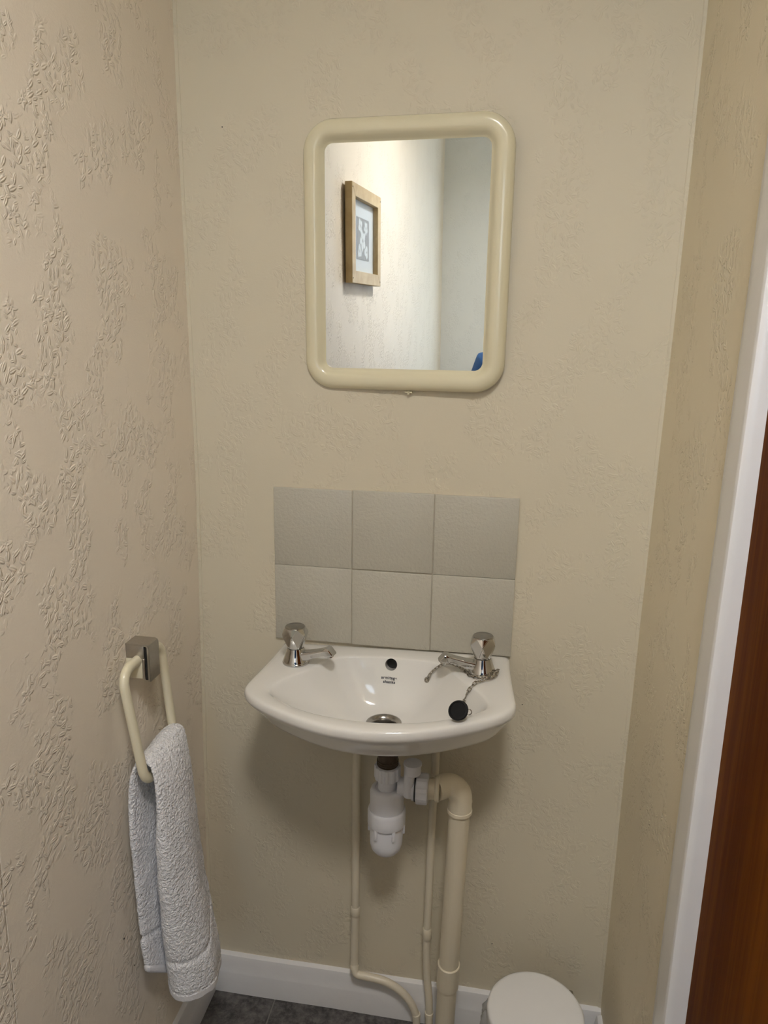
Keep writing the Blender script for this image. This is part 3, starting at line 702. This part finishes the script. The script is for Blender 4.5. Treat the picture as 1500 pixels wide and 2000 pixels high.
tp = A1(850, 1500); pts = [Vector((.091, -.082, .772)), Vector((.088, -.075, .745)), Vector((.055, -.045, .722)), Vector((tp.x+.012, Y1-.004, .700)), Vector((tp.x+.001, Y1, .655)), tp, A1(842, 1640), A1(836, 1780), A1(833, 1840), A1(834, 1900, -.028), A1(838, 1955, -.032), A1(838, 1990, -.033)]
e = A1(838, 2010, -.033); pts += [Vector((e.x, -.033, .0005))]
supply('straight thin cream pipe between the trap and the thick waste pipe', pts, .0078, [(A1(834, 1812), A1(834, 1834), .0094), (A1(838, 1976, -.0328), A1(838, 1985, -.033), .0090)])

# ------------------------------------------------------------------ towel ring
rg = thing('towel_ring', 'cream plastic towel ring on a square metal bracket, left wall', 'towel ring', (XL+.0, -.2700, .9120))
by0, by1 = -.0165, .0145  # bracket across y
bm = nb(); box(bm, (.0, by0, -.0285), (.0290, by1, .0060), .002, 2); obj('bracket_block', bm, M['ring_plastic'], rg, smooth=40)
bm = nb(); box(bm, (.0005, by0+.0002, .0060), (.0335, by1, .0275), .0012, 2); box(bm, (.0290, by0+.0002, -.0290), (.0335, by1, .0060), .0008, 1); obj('metal_core', bm, M['brushed'], rg, smooth=40)
bm = nb(); prof = [(.0008, .0275), (.0008, .0312), (.0375, .0312), (.0415, .0295), (.0432, .0255), (.0432, -.0315), (.0388, -.0315), (.0388, .0255), (.0375, .0275)]
skin_rings(bm, [[(x, y, z) for x, z in prof] for y in (by0-.0012, by1+.0012)]); bmesh.ops.recalc_face_normals(bm, faces=bm.faces); bmesh.ops.bevel(bm, geom=[e for e in bm.edges if abs(e.verts[0].co.y-e.verts[1].co.y) < 1e-6], offset=.0008, segments=2, affect='EDGES')
obj('metal_cover', bm, M['brushed'], rg, smooth=40)
bm = nb(); box(bm, (.0332, by0+.0025, -.0305), (.0392, by1-.0025, .0270)); obj('dark_filler', bm, M['dark'], rg)  # near-black block fills the bracket slot in place of its shade
def ringpt(u, v):   # u along y, v down: ring leans out from the wall towards the bottom
    vv = v/.185; return Vector((.0215+.0225*vv+.006*vv*(-u/.066), u-.0015, .003-v))
lw, lh = .128, .186; P = []
for a, b_ in rrect(lw, lh, .026, 8): P.append(ringpt(a, lh/2-b_))
rings = []; n_ = len(P)
for i in range(n_):
    T_ = (P[(i+1) % n_]-P[i-1]).normalized(); N_ = Vector((1, 0, .12)); N_ = (N_-T_*N_.dot(T_)).normalized(); B_ = T_.cross(N_)
    rings.append([P[i]+.0072*N_*math.cos(2*PI*k/16)+.0086*B_*math.sin(2*PI*k/16) for k in range(16)])
bm = nb(); skin_rings(bm, rings, loop=True); obj('ring', bm, M['ring_plastic'], rg, smooth=60)

# ------------------------------------------------------------------ towel
tw = thing('hand_towel', 'white terry hand towel folded over the ring on the left wall', 'towel', (XL, -.2700, .740))
# path (x offset from wall, z) from the hem at the wall, over the bar, to the front hem; then half width, half thickness, y centre
K = [(.024, -.432, .052, .0120, -.002), (.021, -.34, .055, .0115, -.004), (.020, -.22, .057, .0105, -.006), (.019, -.12, .059, .0095, -.007), (.020, -.045, .060, .0085, -.004), (.023, -.008, .060, .0070, -.001),
     (.031, .0150, .060, .0068, .002), (.044, .0225, .060, .0072, .003), (.057, .0150, .060, .0080, .001), (.0655, -.010, .0590, .0105, -.004), (.0690, -.05, .0595, .0150, -.008), (.0700, -.12, .0610, .0220, -.008),
     (.0705, -.20, .0620, .0270, -.004), (.0725, -.28, .0625, .0320, .002), (.0755, -.35, .0630, .0370, .008), (.0790, -.405, .0640, .0400, .013), (.0800, -.452, .0620, .0390, .016)]
cen = catmull([Vector((k[0], k[4], k[1])) for k in K], 22); wid = catmull([Vector((k[2], k[3], 0)) for k in K], 22)
NS = len(cen); NR = 150; rings = []
Ls = [0]
for a, b_ in zip(cen, cen[1:]): Ls.append(Ls[-1]+(b_-a).length)
TOT = Ls[-1]
for i in range(NS):
    a = cen[max(0, i-1)]; b_ = cen[min(NS-1, i+1)]; T_ = (b_-a); T_.y = 0; T_.normalize(); N_ = Vector((-T_.z, 0, T_.x))
    hw, ht = wid[i].x, wid[i].y; s = Ls[i]; front = Ls[i]/TOT > .5
    e_back, e_front = s, TOT-s
    ring = []
    for k in range(NR):
        t = 2*PI*k/NR; c_, s_ = math.cos(t), math.sin(t)
        ex = .80 if front else .6
        px_ = hw*math.copysign(abs(c_)**ex, c_); py_ = ht*math.copysign(abs(s_)**.95, s_)
        # soft lengthwise folds in the front flap
        if front: py_ *= 1+.10*math.sin(px_*70+s*3)
        else: py_ *= 1+.15*math.sin(px_*55)
        p = cen[i]+Vector((0, 1, 0))*px_+N_*py_
        nrm = (Vector((0, 1, 0))*c_/hw+N_*s_/ht).normalized()
        dband = (abs(e_front-(.098+.040*(px_/.06)+.030*(px_/.06)**2) ) if front else abs(e_back-.098))
        dis = .0011*noise.noise((p+Vector((.3, 0, 0)))*320)+.0007*noise.noise(p*150)+.002*noise.noise(p*22)
        sm = 1.0
        g = math.exp(-(dband/.0065)**2)
        dis = dis*(1-.6*g)-.0042*g; 
        ee = e_front if front else e_back
        if ee < .013: dis = dis*.3+.0008
        elif ee < .018: dis -= .0012
        p += nrm*dis
        if front and ee < .16: p.z += .030*(px_/.06)*(-1)*(1-ee/.16)*.35
        if not front and e_back < .20: p.z -= 1.0*px_*(1-e_back/.20)**1.2
        ring.append(p)
    rings.append(ring)
def endcap(r, sgn):
    c_ = sum(r, Vector())/len(r); out = []
    for q in (.985, .94, .86): out.append([c_+(p-c_)*q+Vector((0, 0, -sgn*(1-q)*.02)) for p in r])
    return out
hemA, hemB = 0, 0
iA = next(i for i in range(NS) if Ls[i] > .0145); iB = next(i for i in range(NS) if TOT-Ls[i] < .0145)
bm = nb(); skin_rings(bm, rings[iA:iB+1], cap0=False, cap1=False); obj('terry_cloth', bm, M['terry'], tw, smooth=180)
bm = nb(); skin_rings(bm, list(reversed(endcap(rings[0], 1)))+rings[:iA+1], cap0=True, cap1=False); obj('hem', bm, M['hem'], tw, smooth=60)
bm = nb(); skin_rings(bm, rings[iB:]+endcap(rings[-1], 1), cap0=False, cap1=True); obj('hem', bm, M['hem'], tw, smooth=60)

# ------------------------------------------------------------------ pedal bin
bn = thing('pedal_bin', 'small round white pedal bin with a clear liner on the floor', 'bin', (.216, -.190, 0))
HB = .262; RB = .0850
bm = nb(); lathe(bm, [(.074, .0), (.079, .003), (.080, .012), (.0785, .016), (.0815, .10), (.0825, HB-.030), (.080, HB-.028), (.0785, .020), (0, .018)], n=64); obj('body', bm, M['bin_lid'], bn, smooth=40)
bm = nb(); lathe(bm, [(.082, .0), (.083, .002), (.083, .014), (.080, .0155)], n=64); obj('base_ring', bm, M['rubber'], bn, smooth=40)
bm = nb(); lathe(bm, [(.0800, HB-.027), (.0850, HB-.027), (.0855, HB-.010), (.0850, HB-.004), (.0825, HB-.0008), (.078, HB), (.050, HB+.0008), (0, HB+.001)], n=80); obj('lid', bm, M['bin_lid'], bn, smooth=50)
# crumpled liner folded over the rim
rings = []; NL = 150
for j, (rr, z) in enumerate(((.0835, HB-.0275), (.0900, HB-.032), (.0950, HB-.050), (.0960, HB-.075), (.0940, HB-.100), (.0930, HB-.120))):
    ring = []
    for k in range(NL):
        a = 2*PI*k/NL; w_ = noise.noise(Vector((math.cos(a)*6, math.sin(a)*6, j*.6))); w2 = noise.noise(Vector((math.cos(a)*22, math.sin(a)*22, j*.9)))
        R_ = rr+(0 if j == 0 else .0065*w_+.0045*w2); ring.append((R_*math.cos(a), R_*math.sin(a), z+(0 if j == 0 else .008*w_+.004*w2)))
    rings.append(ring)
bm = nb(); skin_rings(bm, rings, cap0=False, cap1=False); obj('liner', bm, M['liner'], bn, smooth=180)
bm = nb(); box(bm, (.060, .055, HB-.034), (.072, .067, HB-.012), .003); obj('hinge', bm, M['old_chrome'], bn, smooth=40)
bm = nb(); box(bm, (-.018, -.115, .006), (.018, -.080, .012), .003); obj('pedal', bm, M['rubber'], bn, smooth=40)

# ------------------------------------------------------------------ the person holding the camera (a shoulder shows in the mirror)
def skinned(name, nodes, edges, m, parent, root=0, levels=2):
    me = bpy.data.meshes.new(name); me.from_pydata([n[:3] for n in nodes], edges, [])
    o = bpy.data.objects.new(name, me); C.objects.link(o); o.modifiers.new('skin', 'SKIN'); sv = me.skin_vertices[0].data
    for v, n in zip(sv, nodes):
        r = n[3]; v.radius = r if isinstance(r, tuple) else (r, r); v.use_root = False
    sv[root].use_root = True
    o.modifiers.new('sub', 'SUBSURF').levels = levels; o.modifiers['sub'].render_levels = levels
    bpy.context.view_layer.update(); new = bpy.data.meshes.new_from_object(o.evaluated_get(bpy.context.evaluated_depsgraph_get()))
    bpy.data.objects.remove(o); new.name = name; new.materials.clear(); new.materials.append(m)
    for p in new.polygons: p.use_smooth = True
    o = bpy.data.objects.new(name, new); C.objects.link(o); o.parent = parent; return o
PX, PY = .06, -1.60
pr = thing('person', 'person in a blue top, only a shoulder showing at the mirror corner', 'person', (PX, PY, 0))
def hand(sx, wrist, palm, side):
    """palm and five fingers closing on the phone's edge"""
    n = []; return n
nodes = [(0, 0, .86, (.095, .070)), (0, .005, .98, (.100, .075)), (0, .0, 1.12, (.120, .088)), (0, -.005, 1.25, (.125, .085)), (0, .0, 1.335, (.055, .052)), (0, .012, 1.385, (.050, .052)),
         (0, .025, 1.44, (.066, .078)), (0, .025, 1.51, (.076, .092)), (0, .018, 1.575, (.060, .075))]
edges = [(i, i+1) for i in range(8)]
ph = CP-fw*.0085-up*.045-rt*.018   # middle of the phone
for sx in (-1, 1):
    k = len(nodes)
    hip = (sx*.080, 0, .78, .064)
    nodes += [hip, (sx*.09, .012, .47, .058), (sx*.095, -.01, .10, .040), (sx*.10, .085, .035, .032)]
    edges += [(0, k), (k, k+1), (k+1, k+2), (k+2, k+3)]
    k = len(nodes); w_ = ph+rt*(sx*.050)-up*.055-fw*.045-Vector((PX, PY, 0)); pm = ph+rt*(sx*.046)-up*.018-fw*.022-Vector((PX, PY, 0))
    nodes += [(sx*.160, -.005, 1.275, .050), (sx*.205, .05, 1.06, .040), (w_.x, w_.y, w_.z, .024), (pm.x, pm.y, pm.z, (.026, .016))]
    edges += [(3, k), (k, k+1), (k+1, k+2), (k+2, k+3)]; palm = k+3
    for f in range(4):
        off = up*(.026-.019*f); ln_ = (.9, 1.0, .95, .8)[f]
        b = pm+off*.8+fw*.014; mid_ = ph+rt*(sx*.044)+off+fw*(.012*ln_)-Vector((PX, PY, 0)); tip = ph+rt*(sx*(.044-.020*ln_))+off+fw*.016-Vector((PX, PY, 0))
        if sx < 0: tip = tip-rt*.0
        k2 = len(nodes); nodes += [(*b, .0088), (*mid_, .0080), (*tip, .0068)]; edges += [(palm, k2), (k2, k2+1), (k2+1, k2+2)]
    k2 = len(nodes); b = pm-up*.012+fw*.002; mid_ = ph+rt*(sx*.036)+up*.002-fw*.014-Vector((PX, PY, 0)); tip = ph+rt*(sx*.016)+up*.016-fw*.013-Vector((PX, PY, 0))
    nodes += [(*b, .0105), (*mid_, .0095), (*tip, .0080)]; edges += [(palm, k2), (k2, k2+1), (k2+1, k2+2)]
body = skinned('body', nodes, edges, M['skin'], pr)
tb = bmesh.new(); tb.from_mesh(body.data); bb_ = BVHTree.FromBMesh(tb); tb.free()
def face_y(x, z): return bb_.ray_cast(Vector((x, .3, z)), Vector((0, -1, 0)))[0].y
def side_x(sx, y, z): return bb_.ray_cast(Vector((sx*.3, y, z)), Vector((-sx, 0, 0)))[0].x
g = .014
tn = [(0, 0, .81, (.140, .108)), (0, 0, .86, (.160, .124)), (0, .005, .98, (.136, .105)), (0, .0, 1.12, (.146, .110)), (0, -.005, 1.25, (.140, .100)), (0, .0, 1.325, (.068, .064))]
te = [(i, i+1) for i in range(5)]
for sx in (-1, 1):
    k = len(tn); wv = ph+rt*(sx*.050)-up*.055-fw*.045-Vector((PX, PY, 0)); el = Vector((sx*.215, .04, 1.06)); cu_ = el.lerp(wv, .80)
    tn += [(sx*.163, -.005, 1.262, .078), (sx*.215, .04, 1.06, .060), (*cu_, .038)]; te += [(4, k), (k, k+1), (k+1, k+2)]
skinned('sweater', tn, te, M['blue_cloth'], pr)
jn = [(0, 0, 1.0, (.118, .092)), (0, 0, .88, (.146, .112))]; je = [(0, 1)]
for sx in (-1, 1):
    k = len(jn); jn += [(sx*.080, 0, .77, .092), (sx*.09, .012, .47, .070), (sx*.095, -.01, .09, .056)]; je += [(1, k), (k, k+1), (k+1, k+2)]
skinned('trousers', jn, je, M['navy_cloth'], pr)
for sx in (-1, 1):
    skinned('shoe', [(sx*.095, -.045, .045, (.040, .042)), (sx*.097, .03, .042, (.042, .040)), (sx*.10, .12, .036, (.040, .034))], [(0, 1), (1, 2)], M['rubber'], pr, root=1)
hb = nb(); bmesh.ops.create_uvsphere(hb, u_segments=36, v_segments=24, radius=1.0)
hx = abs(side_x(1, .02, 1.52))+.010; hy = face_y(0, 1.56)
for v in hb.verts:
    w_ = 1+.035*noise.noise(v.co*5); v.co = Vector((v.co.x*hx*w_, .010+v.co.y*(hy+.004)*w_, 1.530+v.co.z*.096*w_))
bmesh.ops.delete(hb, geom=[v for v in hb.verts if (v.co.y > .035 and v.co.z < 1.560+.02*abs(v.co.x)/hx) or (v.co.y > -.01 and v.co.z < 1.515) or v.co.z < 1.445], context='VERTS')
bmesh.ops.solidify(hb, geom=list(hb.faces), thickness=.006)
obj('hair', hb, M['hair'], pr, smooth=180)
for sx in (-1, 1):
    fy = face_y(sx*.027, 1.500)
    bm = nb(); bmesh.ops.create_uvsphere(bm, u_segments=16, v_segments=10, radius=.0105)
    for v in bm.verts: v.co.z *= .62
    e_ = obj('eye', bm, M['pvc_white'], pr, smooth=180, loc=(sx*.027, fy-.0065, 1.500))
    bm = nb(); bmesh.ops.create_uvsphere(bm, u_segments=12, v_segments=8, radius=.0046); obj('iris', bm, M['dark'], e_, smooth=180, loc=(0, .0070, 0))
    bx_ = side_x(sx, .015, 1.495); skinned('ear', [(bx_, .015, 1.515, (.009, .017)), (bx_, .013, 1.478, (.007, .012))], [(0, 1)], M['skin'], pr)
    bw = [(sx*.014, face_y(sx*.014, 1.520)+.0005, 1.520, .0035), (sx*.028, face_y(sx*.028, 1.524)+.0005, 1.524, .0038), (sx*.040, face_y(sx*.040, 1.518)+.0005, 1.518, .0028)]
    skinned('eyebrow', bw, [(0, 1), (1, 2)], M['hair'], pr, root=1, levels=1)
n0, n1 = face_y(0, 1.500), face_y(0, 1.465)
skinned('nose', [(0, n0-.003, 1.500, .0075), (0, n1+.006, 1.466, .0115), (0, n1-.002, 1.460, .010)], [(0, 1), (1, 2)], M['skin'], pr, root=1)
m0, m1 = face_y(0, 1.436), face_y(.02, 1.436)
skinned('mouth', [(-.021, m1-.001, 1.436, .0042), (0, m0+.0005, 1.435, .0058), (.021, m1-.001, 1.436, .0042)], [(0, 1), (1, 2)], simple('lips', (.42, .17, .14), .45), pr, root=1)
# phone in the hands
pe = thing('phone', 'dark phone held up in both hands behind the viewpoint', 'phone', tuple(ph))
pe.rotation_euler = Matrix((rt, fw, up)).transposed().to_euler()
bm = nb(); box(bm, (-.036, -.004, -.074), (.036, .004, .074), .0035, 3); obj('phone_case', bm, M['phone'], pe, smooth=40)
bm = nb(); box(bm, (-.033, -.0045, -.070), (.033, -.0038, .070)); obj('screen', bm, mat('phone_screen', (.01, .01, .012), .08)[0], pe)
